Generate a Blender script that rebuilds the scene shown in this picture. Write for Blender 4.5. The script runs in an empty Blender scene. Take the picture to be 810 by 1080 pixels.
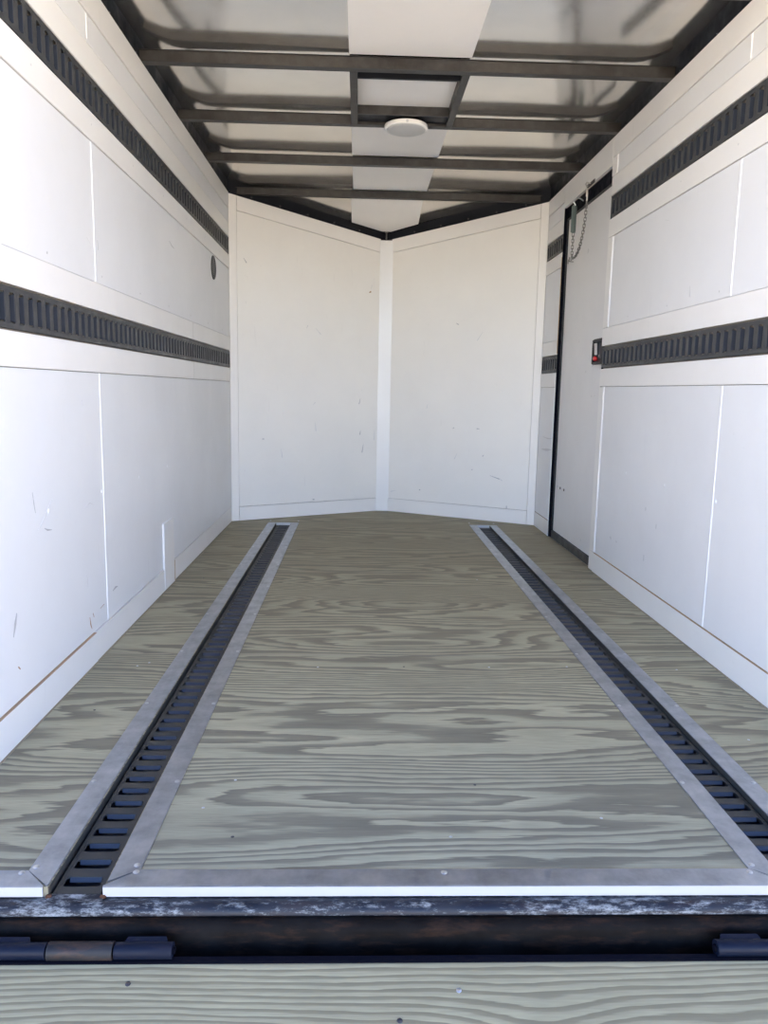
import bpy, bmesh, math, random
from mathutils import Vector, Matrix, noise
random.seed(7)
C = bpy.context.scene
COL = C.collection
R = math.radians

# ------------------------------------------------------------------ camera
YAW, PITCH, ROLL = 0.0342, 0.1552, 0.0192
cam_d = bpy.data.cameras.new('camera'); cam = bpy.data.objects.new('camera', cam_d); COL.objects.link(cam)
fwd = Vector((math.sin(YAW)*math.cos(PITCH), math.cos(YAW)*math.cos(PITCH), -math.sin(PITCH)))
rt = Vector((math.cos(YAW), -math.sin(YAW), 0)); up = rt.cross(fwd)
r2 = rt*math.cos(ROLL)+up*math.sin(ROLL); u2 = -rt*math.sin(ROLL)+up*math.cos(ROLL)
m = Matrix((r2, u2, -fwd)).transposed().to_4x4(); m.translation = Vector((-0.1778, 0, 0.8915))
cam.matrix_world = m
cam_d.sensor_fit = 'VERTICAL'; cam_d.sensor_height = 24; cam_d.lens = 819.95/1080*24
cam_d.clip_start = 0.05; cam_d.clip_end = 500
C.camera = cam

# ------------------------------------------------------------------ light
w = bpy.data.worlds.new('sky'); C.world = w; w.use_nodes = True
nt = w.node_tree; bg = nt.nodes['Background']
sky = nt.nodes.new('ShaderNodeTexSky'); sky.sky_type = 'NISHITA'; sky.sun_disc = False
sky.sun_elevation = R(52); sky.sun_rotation = R(20); sky.air_density = 1.0; sky.dust_density = 1.5
hs = nt.nodes.new('ShaderNodeHueSaturation'); hs.inputs['Saturation'].default_value = 1.25
nt.links.new(sky.outputs[0], hs.inputs['Color'])
# sky shaped to light the nose walls: much brighter low down than overhead
tcw = nt.nodes.new('ShaderNodeTexCoord'); sx = nt.nodes.new('ShaderNodeSeparateXYZ'); nt.links.new(tcw.outputs['Generated'], sx.inputs[0])
rw = nt.nodes.new('ShaderNodeValToRGB'); nt.links.new(sx.outputs[2], rw.inputs[0])
rw.color_ramp.elements[0].position = 0; rw.color_ramp.elements[0].color = (1.0, .90, .96, 1)
rw.color_ramp.elements[1].position = .9; rw.color_ramp.elements[1].color = (.095, .080, .092, 1)
e_ = rw.color_ramp.elements.new(.25); e_.color = (.58, .49, .56, 1)
mw_ = nt.nodes.new('ShaderNodeMix'); mw_.data_type = 'RGBA'; mw_.blend_type = 'MULTIPLY'; mw_.inputs[0].default_value = 1
nt.links.new(hs.outputs[0], mw_.inputs[6]); nt.links.new(rw.outputs[0], mw_.inputs[7]); nt.links.new(mw_.outputs[2], bg.inputs[0])
bg.inputs[1].default_value = 0.385
sd = bpy.data.lights.new('sun', 'SUN'); sd.energy = 9.5; sd.angle = R(0.6); sd.color = (1, .93, .82)
so = bpy.data.objects.new('sun', sd); COL.objects.link(so)
so.rotation_euler = Vector((0.04, -0.70, -0.70)).to_track_quat('-Z', 'Y').to_euler()
so.location = (0, 8, 9)
vs = C.view_settings; C.display_settings.display_device = 'sRGB'
vs.view_transform = 'Standard'; vs.look = 'None'; vs.gamma = 1; vs.use_curve_mapping = False
vs.exposure = 2.66

# ------------------------------------------------------------------ materials
def new_mat(name, color=(.8,.8,.8), rough=.5, metal=0, spec=.5):
    m = bpy.data.materials.new(name); m.use_nodes = True
    b = m.node_tree.nodes['Principled BSDF']
    b.inputs['Base Color'].default_value = (*color, 1); b.inputs['Roughness'].default_value = rough
    b.inputs['Metallic'].default_value = metal; b.inputs['Specular IOR Level'].default_value = spec
    return m
class G:
    """small node-graph helper"""
    def __init__(s, m): s.t = m.node_tree; s.b = s.t.nodes['Principled BSDF']
    def n(s, typ, **kw):
        o = s.t.nodes.new(typ)
        for k, v in kw.items(): setattr(o, k, v)
        return o
    def l(s, a, b): s.t.links.new(a, b)
    def coord(s, scale=(1,1,1), loc=(0,0,0)):
        tc = s.n('ShaderNodeTexCoord'); mp = s.n('ShaderNodeMapping')
        mp.inputs['Scale'].default_value = scale; mp.inputs['Location'].default_value = loc
        s.l(tc.outputs['Object'], mp.inputs[0]); return mp.outputs[0]
    def noise(s, co, scale=5, detail=2, rough=.5, dist=0):
        o = s.n('ShaderNodeTexNoise'); o.inputs['Scale'].default_value = scale; o.inputs['Detail'].default_value = detail
        o.inputs['Roughness'].default_value = rough; o.inputs['Distortion'].default_value = dist
        if co is not None: s.l(co, o.inputs['Vector'])
        return o.outputs['Fac']
    def ramp(s, fac, stops, interp='LINEAR'):
        o = s.n('ShaderNodeValToRGB'); o.color_ramp.interpolation = interp
        e = o.color_ramp.elements
        while len(e) < len(stops): e.new(.5)
        for i, (p, c) in enumerate(stops):
            e[i].position = p; e[i].color = (*c, 1) if len(c) == 3 else c
        s.l(fac, o.inputs[0]); return o.outputs[0]
    def math(s, op, a, b=None, c=None):
        o = s.n('ShaderNodeMath', operation=op)
        for i, v in enumerate((a, b, c)):
            if v is None: continue
            if isinstance(v, (int, float)): o.inputs[i].default_value = v
            else: s.l(v, o.inputs[i])
        return o.outputs[0]
    def mix(s, fac, a, b, mode='MIX'):
        o = s.n('ShaderNodeMix', data_type='RGBA', blend_type=mode)
        for i, v in ((0, fac), (6, a), (7, b)):
            if isinstance(v, (int, float)): o.inputs[i].default_value = v
            elif isinstance(v, tuple): o.inputs[i].default_value = (*v, 1)
            else: s.l(v, o.inputs[i])
        return o.outputs[2]
    def bump(s, h, strength=.1, dist=.01):
        o = s.n('ShaderNodeBump'); o.inputs['Strength'].default_value = strength; o.inputs['Distance'].default_value = dist
        s.l(h, o.inputs['Height']); s.l(o.outputs[0], s.b.inputs['Normal'])

def white_mat(name, col=(.80,.795,.79), rough=.38, dirt=.5):
    m = new_mat(name, col, rough); g = G(m)
    co = g.coord()
    cloud = g.noise(co, 2.2, 4, .6)
    base = g.mix(g.ramp(cloud, [(.3,(0,0,0)),(.75,(1,1,1))]), col, tuple(c*.945 for c in col))
    sp = g.noise(g.coord((7,7,4)), 6, 3, .65)           # small smudges
    spm = g.ramp(sp, [(.70,(0,0,0)),(.78,(1,1,1))])
    base = g.mix(g.math('MULTIPLY', spm, dirt*.35), base, (.42,.40,.38))
    st = g.noise(g.coord((9,9,1.1), (3,1,7)), 3, 3, .6)        # rubbed vertical streaks
    stm = g.ramp(st, [(.68,(0,0,0)),(.80,(1,1,1))])
    base = g.mix(g.math('MULTIPLY', stm, dirt*.25), base, (.45,.44,.43))
    g.l(base, g.b.inputs['Base Color'])
    g.l(g.ramp(cloud, [(.3,(rough*.85,)*3),(.7,(rough*1.25,)*3)]), g.b.inputs['Roughness'])
    g.bump(g.noise(g.coord((1,1,1)), 9, 2), .10, .01)
    return m
def wood_mat(name, light, dark, k=13., sx=.5, sy=3.2, whorls=(), off=(0,0,0), sheets=True, straight=0., tone=None, speck=.35):
    """rotary-cut softwood plywood, grain along X"""
    m = new_mat(name, light, .62); g = G(m)
    g.b.inputs['Specular IOR Level'].default_value = .3
    tc = g.n('ShaderNodeTexCoord'); sep = g.n('ShaderNodeSeparateXYZ'); g.l(tc.outputs['Object'], sep.inputs[0])
    X, Y = sep.outputs[0], sep.outputs[1]
    zoff = 0.
    if sheets:      # each 4 ft sheet has its own figure
        zoff = g.math('MULTIPLY', g.math('FLOOR', g.math('DIVIDE', g.math('SUBTRACT', Y, 1.32), 1.22)), 5.3)
    cb = g.n('ShaderNodeCombineXYZ')
    g.l(g.math('MULTIPLY', X, sx), cb.inputs[0]); g.l(g.math('MULTIPLY', Y, sy), cb.inputs[1])
    if sheets: g.l(zoff, cb.inputs[2])
    ad = g.n('ShaderNodeVectorMath', operation='ADD'); g.l(cb.outputs[0], ad.inputs[0]); ad.inputs[1].default_value = off
    big = g.noise(ad.outputs[0], 1.0, 2.0, .38)
    h = g.math('MULTIPLY', big, k)
    if straight: h = g.math('ADD', h, g.math('MULTIPLY', Y, straight))
    for (wx, wy, rx, ry, amp) in whorls:
        dx = g.math('DIVIDE', g.math('SUBTRACT', X, wx), rx); dy = g.math('DIVIDE', g.math('SUBTRACT', Y, wy), ry)
        d2 = g.math('ADD', g.math('MULTIPLY', dx, dx), g.math('MULTIPLY', dy, dy))
        h = g.math('ADD', h, g.math('MULTIPLY', g.math('EXPONENT', g.math('MULTIPLY', d2, -1.)), amp))
    # medium wobble + fibrous teeth
    mw = g.noise(g.coord((2.2, 16, 1), off), 1.0, 2, .5)
    h = g.math('ADD', h, g.math('MULTIPLY', mw, 1.9))
    fb = g.noise(g.coord((9, 95, 1), off), 1.0, 2, .6)
    h = g.math('ADD', h, g.math('MULTIPLY', fb, .55))
    fr = g.math('FRACT', h)
    band = g.ramp(fr, [(0,(0,0,0)),(.10,(.05,.05,.05)),(.45,(.28,.28,.28)),(.58,(.80,.80,.80)),(.92,(1,1,1)),(1.,(0,0,0))])
    col = g.mix(band, light, dark)
    fine = g.noise(g.coord((14, 260, 1), off), 1.0, 3, .6)
    col = g.mix(g.math('MULTIPLY', g.ramp(fine, [(.35,(0,0,0)),(.7,(1,1,1))]), .30), col, tuple(c*.66 for c in dark))
    cl = g.noise(g.coord((1.3, 2.4, 1), (4,2,1)), 1.6, 3, .6)
    col = g.mix(g.math('MULTIPLY', g.ramp(cl, [(.35,(0,0,0)),(.75,(1,1,1))]), .35), col, tuple(c*.72 for c in dark))
    if tone:        # darker and browner towards the nose
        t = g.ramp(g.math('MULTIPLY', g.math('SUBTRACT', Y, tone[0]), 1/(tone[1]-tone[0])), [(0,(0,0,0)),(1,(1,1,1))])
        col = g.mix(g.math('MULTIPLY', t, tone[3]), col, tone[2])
    vo = g.n('ShaderNodeTexNoise'); vo.inputs['Scale'].default_value = 1; vo.inputs['Detail'].default_value = 2
    g.l(g.coord((26, 60, 1), (1,5,0)), vo.inputs['Vector'])
    col = g.mix(g.math('MULTIPLY', g.ramp(vo.outputs['Fac'], [(.74,(0,0,0)),(.80,(1,1,1))]), speck), col, (.10,.09,.075))
    g.l(col, g.b.inputs['Base Color'])
    g.bump(g.math('ADD', fr, fine), .12, .002)
    return m
def steel_black(name, col=(.030,.031,.034), rough=.36, rust=0., dust=.3, scuff=0., spec=.3):
    m = new_mat(name, col, rough, 0, spec); g = G(m)
    n1 = g.noise(g.coord((1,1,1)), 14, 5, .65)
    base = g.mix(g.math('MULTIPLY', g.ramp(n1, [(.4,(0,0,0)),(.8,(1,1,1))]), dust), col, (.13,.125,.12))
    if rust:
        n2 = g.noise(g.coord((3,12,12), (2,2,2)), 3.2, 6, .72)
        base = g.mix(g.math('MULTIPLY', g.ramp(n2, [(.50,(0,0,0)),(.68,(1,1,1))]), rust), base, (.115,.052,.026))
    if scuff:
        n3 = g.noise(g.coord((9,30,30), (9,2,4)), 3.2, 10, .80)
        n4 = g.noise(g.coord((1.3,1,1), (1,2,4)), 2.4, 2, .5)
        f = g.math('ADD', n3, g.math('MULTIPLY', g.math('SUBTRACT', n4, .5), .45))
        base = g.mix(g.math('MULTIPLY', g.ramp(f, [(.48,(0,0,0)),(.66,(1,1,1))]), scuff), base, (.44,.45,.44))
    g.l(base, g.b.inputs['Base Color'])
    g.l(g.ramp(n1, [(.3,(rough*.8,)*3),(.7,(min(1,rough*1.5),)*3)]), g.b.inputs['Roughness'])
    g.bump(n1, .15, .003)
    return m
M = {}
M['wall'] = white_mat('white_wall_panel')
M['board'] = white_mat('white_board', (.85,.825,.79), .36, .5)
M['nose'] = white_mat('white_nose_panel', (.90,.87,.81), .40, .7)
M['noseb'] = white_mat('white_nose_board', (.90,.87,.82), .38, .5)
M['batten'] = white_mat('white_batten', (.86,.85,.83), .30, .1)
M['gap'] = new_mat('dark_joint', (.30,.265,.23), .9)
M['raw'] = new_mat('raw_plywood_edge', (.50,.34,.20), .8)
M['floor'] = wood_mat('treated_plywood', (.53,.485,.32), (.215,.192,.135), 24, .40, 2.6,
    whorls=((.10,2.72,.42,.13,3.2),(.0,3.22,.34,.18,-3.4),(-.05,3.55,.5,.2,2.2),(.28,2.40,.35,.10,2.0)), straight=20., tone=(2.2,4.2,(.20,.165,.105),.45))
M['ramp'] = wood_mat('ramp_plywood', (.46,.395,.235), (.235,.195,.115), 9, .5, 2.2, whorls=((.13,-.11,.13,.045,2.6),(-.52,-.13,.20,.05,-2.2),(.42,-.13,.15,.04,2.)),
    off=(3,7,2), sheets=False, straight=80., speck=.3)
M['edge'] = new_mat('plywood_edge', (.33,.27,.18), .8)
al = new_mat('aluminium_trim', (.62,.62,.66), .38, .85); g = G(al)
n = g.noise(g.coord((6,6,6)), 2.2, 5, .65)
g.l(g.ramp(n, [(.30,(.30,.315,.34)),(.55,(.42,.44,.475)),(.8,(.56,.57,.59))]), g.b.inputs['Base Color'])
g.l(g.ramp(g.noise(g.coord((20,5,5)), 3, 4, .6), [(.3,(.28,)*3),(.7,(.5,)*3)]), g.b.inputs['Roughness'])
M['alu'] = al
M['alu_end'] = new_mat('bright_aluminium', (.50,.51,.53), .45, .4)
M['track'] = steel_black('black_track_paint', (.039,.040,.042), .42, dust=.12, spec=.5)
M['floortrack'] = steel_black('black_floor_track_paint', (.046,.044,.038), .48, rust=.06, dust=.3)
M['back'] = new_mat('black_track_back', (.004,.006,.013), .3, 0, .5)
M['tab'] = new_mat('sky_tinted_tab_black', (.026,.033,.050), .45, 0, .4)  # black tab paint with the blue of the sky light mixed in
M['walltab'] = new_mat('black_tab_paint', (.009,.012,.020), .5, 0, .14)
M['bow'] = steel_black('roof_bow_paint', (.020,.0175,.0155), .40, rust=.05, dust=.40, spec=.4)
M['rail'] = steel_black('roof_rail_paint', (.004,.005,.009), .5, dust=.03)
M['sill'] = steel_black('scuffed_sill_paint', (.008,.010,.016), .42, rust=.10, dust=.10, scuff=.75, spec=.35)
M['sill_low'] = steel_black('rusty_sill_paint', (.0065,.0055,.005), .6, rust=.22, dust=.07, spec=.05)
M['black'] = steel_black('deep_black_paint', (.0015,.002,.006), .6, rust=.01, dust=.0, spec=.08)
M['hinge'] = steel_black('hinge_paint', (.002,.005,.016), .45, rust=.05, dust=.02, spec=.2)
M['rusty'] = steel_black('rusty_hinge_paint', (.012,.012,.014), .5, rust=.45, dust=.15)
M['rubber'] = new_mat('black_rubber', (.010,.011,.014), .5)
M['zinc'] = new_mat('zinc_screw', (.62,.64,.66), .28, .9)
M['screw_dark'] = new_mat('dark_screw', (.08,.07,.07), .5, .5)
M['screw_white'] = new_mat('white_screw_cap', (.95,.95,.95), .25)
M['door'] = white_mat('door_skin', (.77,.75,.73), .34, .5)
M['spring'] = new_mat('grey_green_spring', (.16,.20,.19), .45, .4)
M['chain'] = new_mat('dull_steel_chain', (.22,.21,.20), .4, .9)
M['red'] = new_mat('red_plastic', (.55,.02,.02), .35)
M['plastic'] = new_mat('black_plastic', (.006,.006,.009), .45, 0, .25)
M['chrome'] = new_mat('dull_chrome', (.62,.60,.56), .4, .8)
M['scuff'] = new_mat('grey_scuff', (.46,.45,.45), .7)
M['scuff2'] = new_mat('pale_scuff', (.66,.65,.64), .7)
M['scuff3'] = new_mat('brown_chip', (.42,.24,.13), .8)
M['rust'] = new_mat('rust', (.09,.035,.016), .85)
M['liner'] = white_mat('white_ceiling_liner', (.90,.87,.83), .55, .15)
M['lens'] = new_mat('white_lens', (.95,.93,.88), .25)
M['lens_grey'] = new_mat('frosted_lens', (.50,.50,.49), .3)
rs = new_mat('galvanised_roof_sheet', (.66,.62,.55), .2, .92); g = G(rs)
n = g.noise(g.coord((1,1,1)), 90, 4, .7)
g.l(g.ramp(g.noise(g.coord((1,1,1)), 3, 3, .6), [(.3,(.68,.66,.62)),(.7,(.82,.79,.74))]), g.b.inputs['Base Color'])
g.l(g.ramp(n, [(.3,(.11,)*3),(.7,(.17,)*3)]), g.b.inputs['Roughness'])
g.bump(n, .03, .0015)
M['roof'] = rs
gr = new_mat('asphalt', (.34,.31,.27), .9); g = G(gr)
g.l(g.ramp(g.noise(g.coord(), 3, 8, .7), [(.3,(.37,.33,.27)),(.7,(.50,.45,.37))]), g.b.inputs['Base Color']); M['ground'] = gr
M['shell'] = new_mat('white_aluminium_skin', (.75,.75,.75), .4)

# ------------------------------------------------------------------ mesh helpers
class MB:
    def __init__(s): s.v = []; s.f = []; s.mi = []
    def add(s, v, f, mi=0):
        b = len(s.v); s.v += [tuple(p) for p in v]; s.f += [tuple(b+i for i in q) for q in f]; s.mi += [mi]*len(f); return s
    def box(s, x0, x1, y0, y1, z0, z1, mi=0, top=None):
        v = [(x,y,z) for z in (z0,z1) for y in (y0,y1) for x in (x0,x1)]
        f = [(0,2,3,1),(4,5,7,6),(0,1,5,4),(2,6,7,3),(0,4,6,2),(1,3,7,5)]
        s.add(v, f, mi)
        if top is not None: s.mi[-5] = top
        return s
    def slab(s, q, n, t, mi=0, edge=None):
        """quad or polygon q (front face), pushed back by t against n"""
        q = [Vector(p) for p in q]; n = Vector(n).normalized(); k = len(q)
        v = q+[p-n*t for p in q]
        s.add(v, [tuple(range(k))], mi); s.add(v, [tuple(range(2*k-1, k-1, -1))], mi)
        s.add(v, [(i, i+k, (i+1) % k+k, (i+1) % k) for i in range(k)], mi if edge is None else edge)
        return s
    def extrude_x(s, prof, x0, x1, mi=0, nx=1):
        """closed (y,z) profile swept along X"""
        k = len(prof); xs = [x0+(x1-x0)*i/nx for i in range(nx+1)]
        v = [(x,y,z) for x in xs for y, z in prof]
        f = [(i*k+j, i*k+(j+1) % k, (i+1)*k+(j+1) % k, (i+1)*k+j) for i in range(nx) for j in range(k)]
        s.add(v, f, mi); s.add(v, [tuple(range(k-1,-1,-1)), tuple(nx*k+j for j in range(k))], mi); return s
    def extrude_y(s, prof, y0, y1, mi=0):
        k = len(prof); v = [(x,y,z) for y in (y0,y1) for x, z in prof]
        s.add(v, [(j, j+k, (j+1) % k+k, (j+1) % k) for j in range(k)]+[tuple(range(k)), tuple(range(2*k-1,k-1,-1))], mi); return s
    def tube(s, pts, r, seg=8, mi=0, closed=False):
        pts = [Vector(p) for p in pts]; n = len(pts); rings = []
        for i, p in enumerate(pts):
            if closed: t = (pts[(i+1) % n]-pts[i-1])
            else: t = pts[min(i+1,n-1)]-pts[max(i-1,0)]
            t.normalize(); a = t.orthogonal().normalized() if i == 0 else (a-t*a.dot(t)).normalized()
            b = t.cross(a); rings.append([p+(a*math.cos(2*math.pi*j/seg)+b*math.sin(2*math.pi*j/seg))*r for j in range(seg)])
        v = [q for rg in rings for q in rg]
        f = [(i*seg+j, i*seg+(j+1) % seg, ((i+1) % n)*seg+(j+1) % seg, ((i+1) % n)*seg+j) for i in range(n if closed else n-1) for j in range(seg)]
        s.add(v, f, mi)
        if not closed: s.add(v, [tuple(range(seg-1,-1,-1)), tuple((n-1)*seg+j for j in range(seg))], mi)
        return s
    def lathe(s, prof, origin, axis, seg=32, mi=0):
        """prof: (radius, height along axis)"""
        o = Vector(origin); ax = Vector(axis).normalized(); a = ax.orthogonal().normalized(); b = ax.cross(a); v = []; f = []
        for r, h in prof:
            for j in range(seg):
                t = 2*math.pi*j/seg; v.append(o+ax*h+(a*math.cos(t)+b*math.sin(t))*r)
        k = len(prof)
        for i in range(k-1):
            for j in range(seg): f.append((i*seg+j, i*seg+(j+1) % seg, (i+1)*seg+(j+1) % seg, (i+1)*seg+j))
        f.append(tuple(range(seg-1,-1,-1))); f.append(tuple((k-1)*seg+j for j in range(seg)))
        s.add(v, f, mi); return s
    def build(s, name, mats, parent=None, smooth=False, bevel=0, at=None, **props):
        """vertices are in world space; the object's origin goes to `at` (or its parent's)"""
        base = Vector(parent_loc(parent)) if parent else Vector((0,0,0))
        at = Vector(at) if at is not None else (base if parent else Vector((0,0,0)))
        me = bpy.data.meshes.new(name); me.from_pydata([tuple(Vector(p)-at) for p in s.v], [], s.f)
        if not isinstance(mats, (list, tuple)): mats = [mats]
        for q in mats: me.materials.append(q if not isinstance(q, str) else M[q])
        me.polygons.foreach_set('material_index', s.mi)
        bm = bmesh.new(); bm.from_mesh(me); bmesh.ops.recalc_face_normals(bm, faces=bm.faces)
        if bevel:
            es = [e for e in bm.edges if len(e.link_faces) == 2 and e.calc_face_angle(0) > .6]
            bmesh.ops.bevel(bm, geom=es, offset=bevel, segments=2, affect='EDGES', clamp_overlap=True)
        bm.to_mesh(me); bm.free()
        if smooth: me.polygons.foreach_set('use_smooth', [True]*len(me.polygons)); me.set_sharp_from_angle(angle=.7)
        o = bpy.data.objects.new(name, me); COL.objects.link(o)
        if parent: o.parent = parent; o.location = at-base
        else: o.location = at
        for k, v in props.items(): o[k] = v
        return o
def parent_loc(p):
    l = Vector(p.location)
    return l+parent_loc(p.parent) if p.parent else l
def empty(name, loc, **props):
    o = bpy.data.objects.new(name, None); COL.objects.link(o); o.location = loc; o.empty_display_size = .1
    for k, v in props.items(): o[k] = v
    return o
def S(name, mb, mats, parent=None, **kw):
    o = mb.build(name, mats, parent, **kw)
    if not parent: o['kind'] = 'structure'
    return o

A = 1.025           # half inner width
H = 2.11            # wall height
YB = 5.195          # where the nose starts
YN = 5.77           # tip of the nose
Y0 = 1.297          # rear edge of the floor
YR = 1.24           # rear end of walls and roof

# ------------------------------------------------------------------ ground, floor
S('ground', MB().box(-60,60,-60,60,-.74,-.64), 'ground')
NT = 2.01           # nose top at the tip = H - slope
fl = MB()
# plywood deck: left lane, centre, right lane and the part in the nose, cut out around the tracks
TRK = {'l': (-.776,-.725,-.622,-.572), 'r': (.578,.628,.715,.763)}
YE = 5.155          # front end of the floor tracks
def deck(x0, x1, y0, y1): fl.box(x0, x1, y0, y1, -.028, 0, top=0)
deck(-A-.01, -.7225, Y0-.004, YE); deck(-.6245, .6255, Y0-.004, YE); deck(.7175, A+.01, Y0-.004, YE)
fl.slab([(-A-.01,YE,0),(A+.01,YE,0),(A+.01,YB,0),(0,YN+.01,0),(-A-.01,YB,0)], (0,0,1), .028)
floor = S('floor', fl, 'floor')
S('subfloor_rim', MB().box(-A-.04, A+.04, Y0-.002, YB, -.10, -.0295), 'black', floor)

# ------------------------------------------------------------------ walls
def X(side, d): return side*(A-d)       # d = distance proud of the wall plane
def board(mb, side, y0, y1, z0, z1, proud=0., thick=.012, mi=0, top=None):
    x0, x1 = sorted((X(side, proud), X(side, proud-thick-proud)))
    x0, x1 = sorted((X(side, proud), X(side, -thick)))
    return mb.box(x0, x1, y0, y1, z0, z1, mi, top)
ZL = (.098, .930, 1.0205, 1.1245, 1.2145, 1.6415, 1.7315, 1.8345, 1.925, 2.012, H)
GAP = .0022
DY0, DY1, DZ = 3.912, 4.795, 1.976       # side door opening

def wall(side, name):
    bk = MB()
    xa, xb = sorted((X(side, -.0125), X(side, -.03)))
    spans = [(YR, YB)] if side < 0 else [(YR, DY0), (DY1, YB)]
    for y0, y1 in spans: bk.box(xa, xb, y0, y1, -.03, H-.004)
    if side > 0: bk.box(xa, xb, DY0, DY1, DZ, H-.004)
    root = bk.build(name, 'gap'); root['kind'] = 'structure'
    xa, xb = sorted((X(side, -.0301), X(side, -.075)))
    sh = MB()
    for y0, y1 in spans: sh.box(xa, xb, y0, y1, -.10, H+.105)
    if side > 0:
        sh.box(xa, xb, DY0, DY1, DZ, H+.105); sh.box(xa, xb, DY0, DY1, -.10, -.001)
    S('outer_skin', sh, 'shell', root)
    def add(nm, y0, y1, z0, z1, proud, mat, bev=.0012, thick=.012, top=None, mats=None):
        b = MB(); board(b, side, y0+GAP/2, y1-GAP/2, z0+GAP/2, z1-GAP/2, proud, thick, 0, top)
        return b.build(nm, mats or mat, root, bevel=bev)
    ends = [(YR, YB)] if side < 0 else [(YR, DY0-.004), (DY1+.004, YB)]
    for k, (e0, e1) in enumerate(ends):
        whole = e1-e0 > 1
        bat = [2.597] if side < 0 else ([2.574] if whole else [])
        js = [2.60, 4.05] if side < 0 else [2.58]
        # bands between and around the tracks
        for z0, z1, pr in ((ZL[1], ZL[2], .0035), (ZL[4], ZL[5], 0), (ZL[3], ZL[4], .0035), (ZL[5], ZL[6], .0035),
                           (ZL[7], ZL[8], .0012), (ZL[8], ZL[9], .0), (ZL[9], ZL[10], .0028), (ZL[0], ZL[1], 0)):
            panel = pr == 0
            cuts = [e0]+([b for b in bat if panel])+([4.05] if side < 0 and pr == .0035 else [])
            if side > 0 and whole and panel: cuts.append(3.835)
            cuts += [e1]
            z0_ = z0+(.0025 if z0 in (ZL[3], ZL[7]) else 0); z1_ = z1-(.0025 if z1 in (ZL[2], ZL[6]) else 0)
            for i in range(len(cuts)-1):
                # the board beside the door stands proud like the strips
                p2 = .0035 if (side > 0 and whole and panel and i == len(cuts)-2) else pr
                add('wall_panel' if p2 == 0 else 'strip_board', cuts[i], cuts[i+1], z0_, z1_, p2, M['wall'] if p2 == 0 else M['board'])
        # dark channel recess behind the track: the backing mesh shows there; battens over the panel joints
        for yb in bat+([3.832] if side > 0 and whole else []):
            wb = .0045 if yb < 3 else .003
            for z0, z1 in ((ZL[0], ZL[1]), (ZL[4], ZL[5]), (ZL[8]+.008, ZL[9]-.002)):
                bb = MB(); x0 = X(side, .0); x1 = X(side, .0026)
                xs0, xs1 = sorted((x0-side*.002*0+side*.004, x1))
                bb.box(xs0, xs1, yb-wb, yb+wb, z0+.002, z1-.002); bb.build('batten', 'wall', root, bevel=.0012, smooth=True)
    if side > 0: add('strip_board', DY0-.003, DY1+.003, DZ+.002, H, .0028, M['board'])
    return root
wl = wall(-1, 'wall_left'); wr = wall(1, 'wall_right')
# raw plywood edge facing the camera at the far side of the door opening
for z0, z1 in ((.0, 1.0), (1.13, 1.70), (1.86, 1.97)):
    MB().box(A-.004, A+.0125, DY1+.0005, DY1+.0036, z0+.003, z1).build('board_edge', 'batten' if z1 != 1.70 else 'raw', wr)

# baseboards: white face, raw wood top edge where the paint is gone
def baseboard(name, side, spans):
    root = None
    for (y0, y1, pr, raw) in spans:
        b = MB(); board(b, side, y0, y1, .002, ZL[0]-.0005, pr, .012, 0, 1)
        o = b.build(name if root is None else 'board_length', [M['board'], M['raw'] if raw else M['board']], root)
        if root is None: root = o; o['kind'] = 'structure'
    return root
bl = baseboard('baseboard_left', -1, [(YR, 2.46, .0075, True), (2.462, 3.35, .0055, False), (3.54, YB-.003, .001, False)])
MB().box(-A-.01, -A+.008, 3.532, 3.5395, .003, .10).build('raw_end', 'raw', bl)
MB().box(-A-.001, -A+.0075, 3.353, 3.530, .003, .30).build('patch_board', 'board', bl, bevel=.001)
MB().box(-A+.0055, -A+.008, 3.352, 3.362, .02, .125).build('paint_flake', 'batten', bl)
baseboard('baseboard_right', 1, [(YR, 3.835, .0065, True), (3.836, DY0-.004, .0035, False), (DY1+.004, 5.192, .002, True)])

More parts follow.
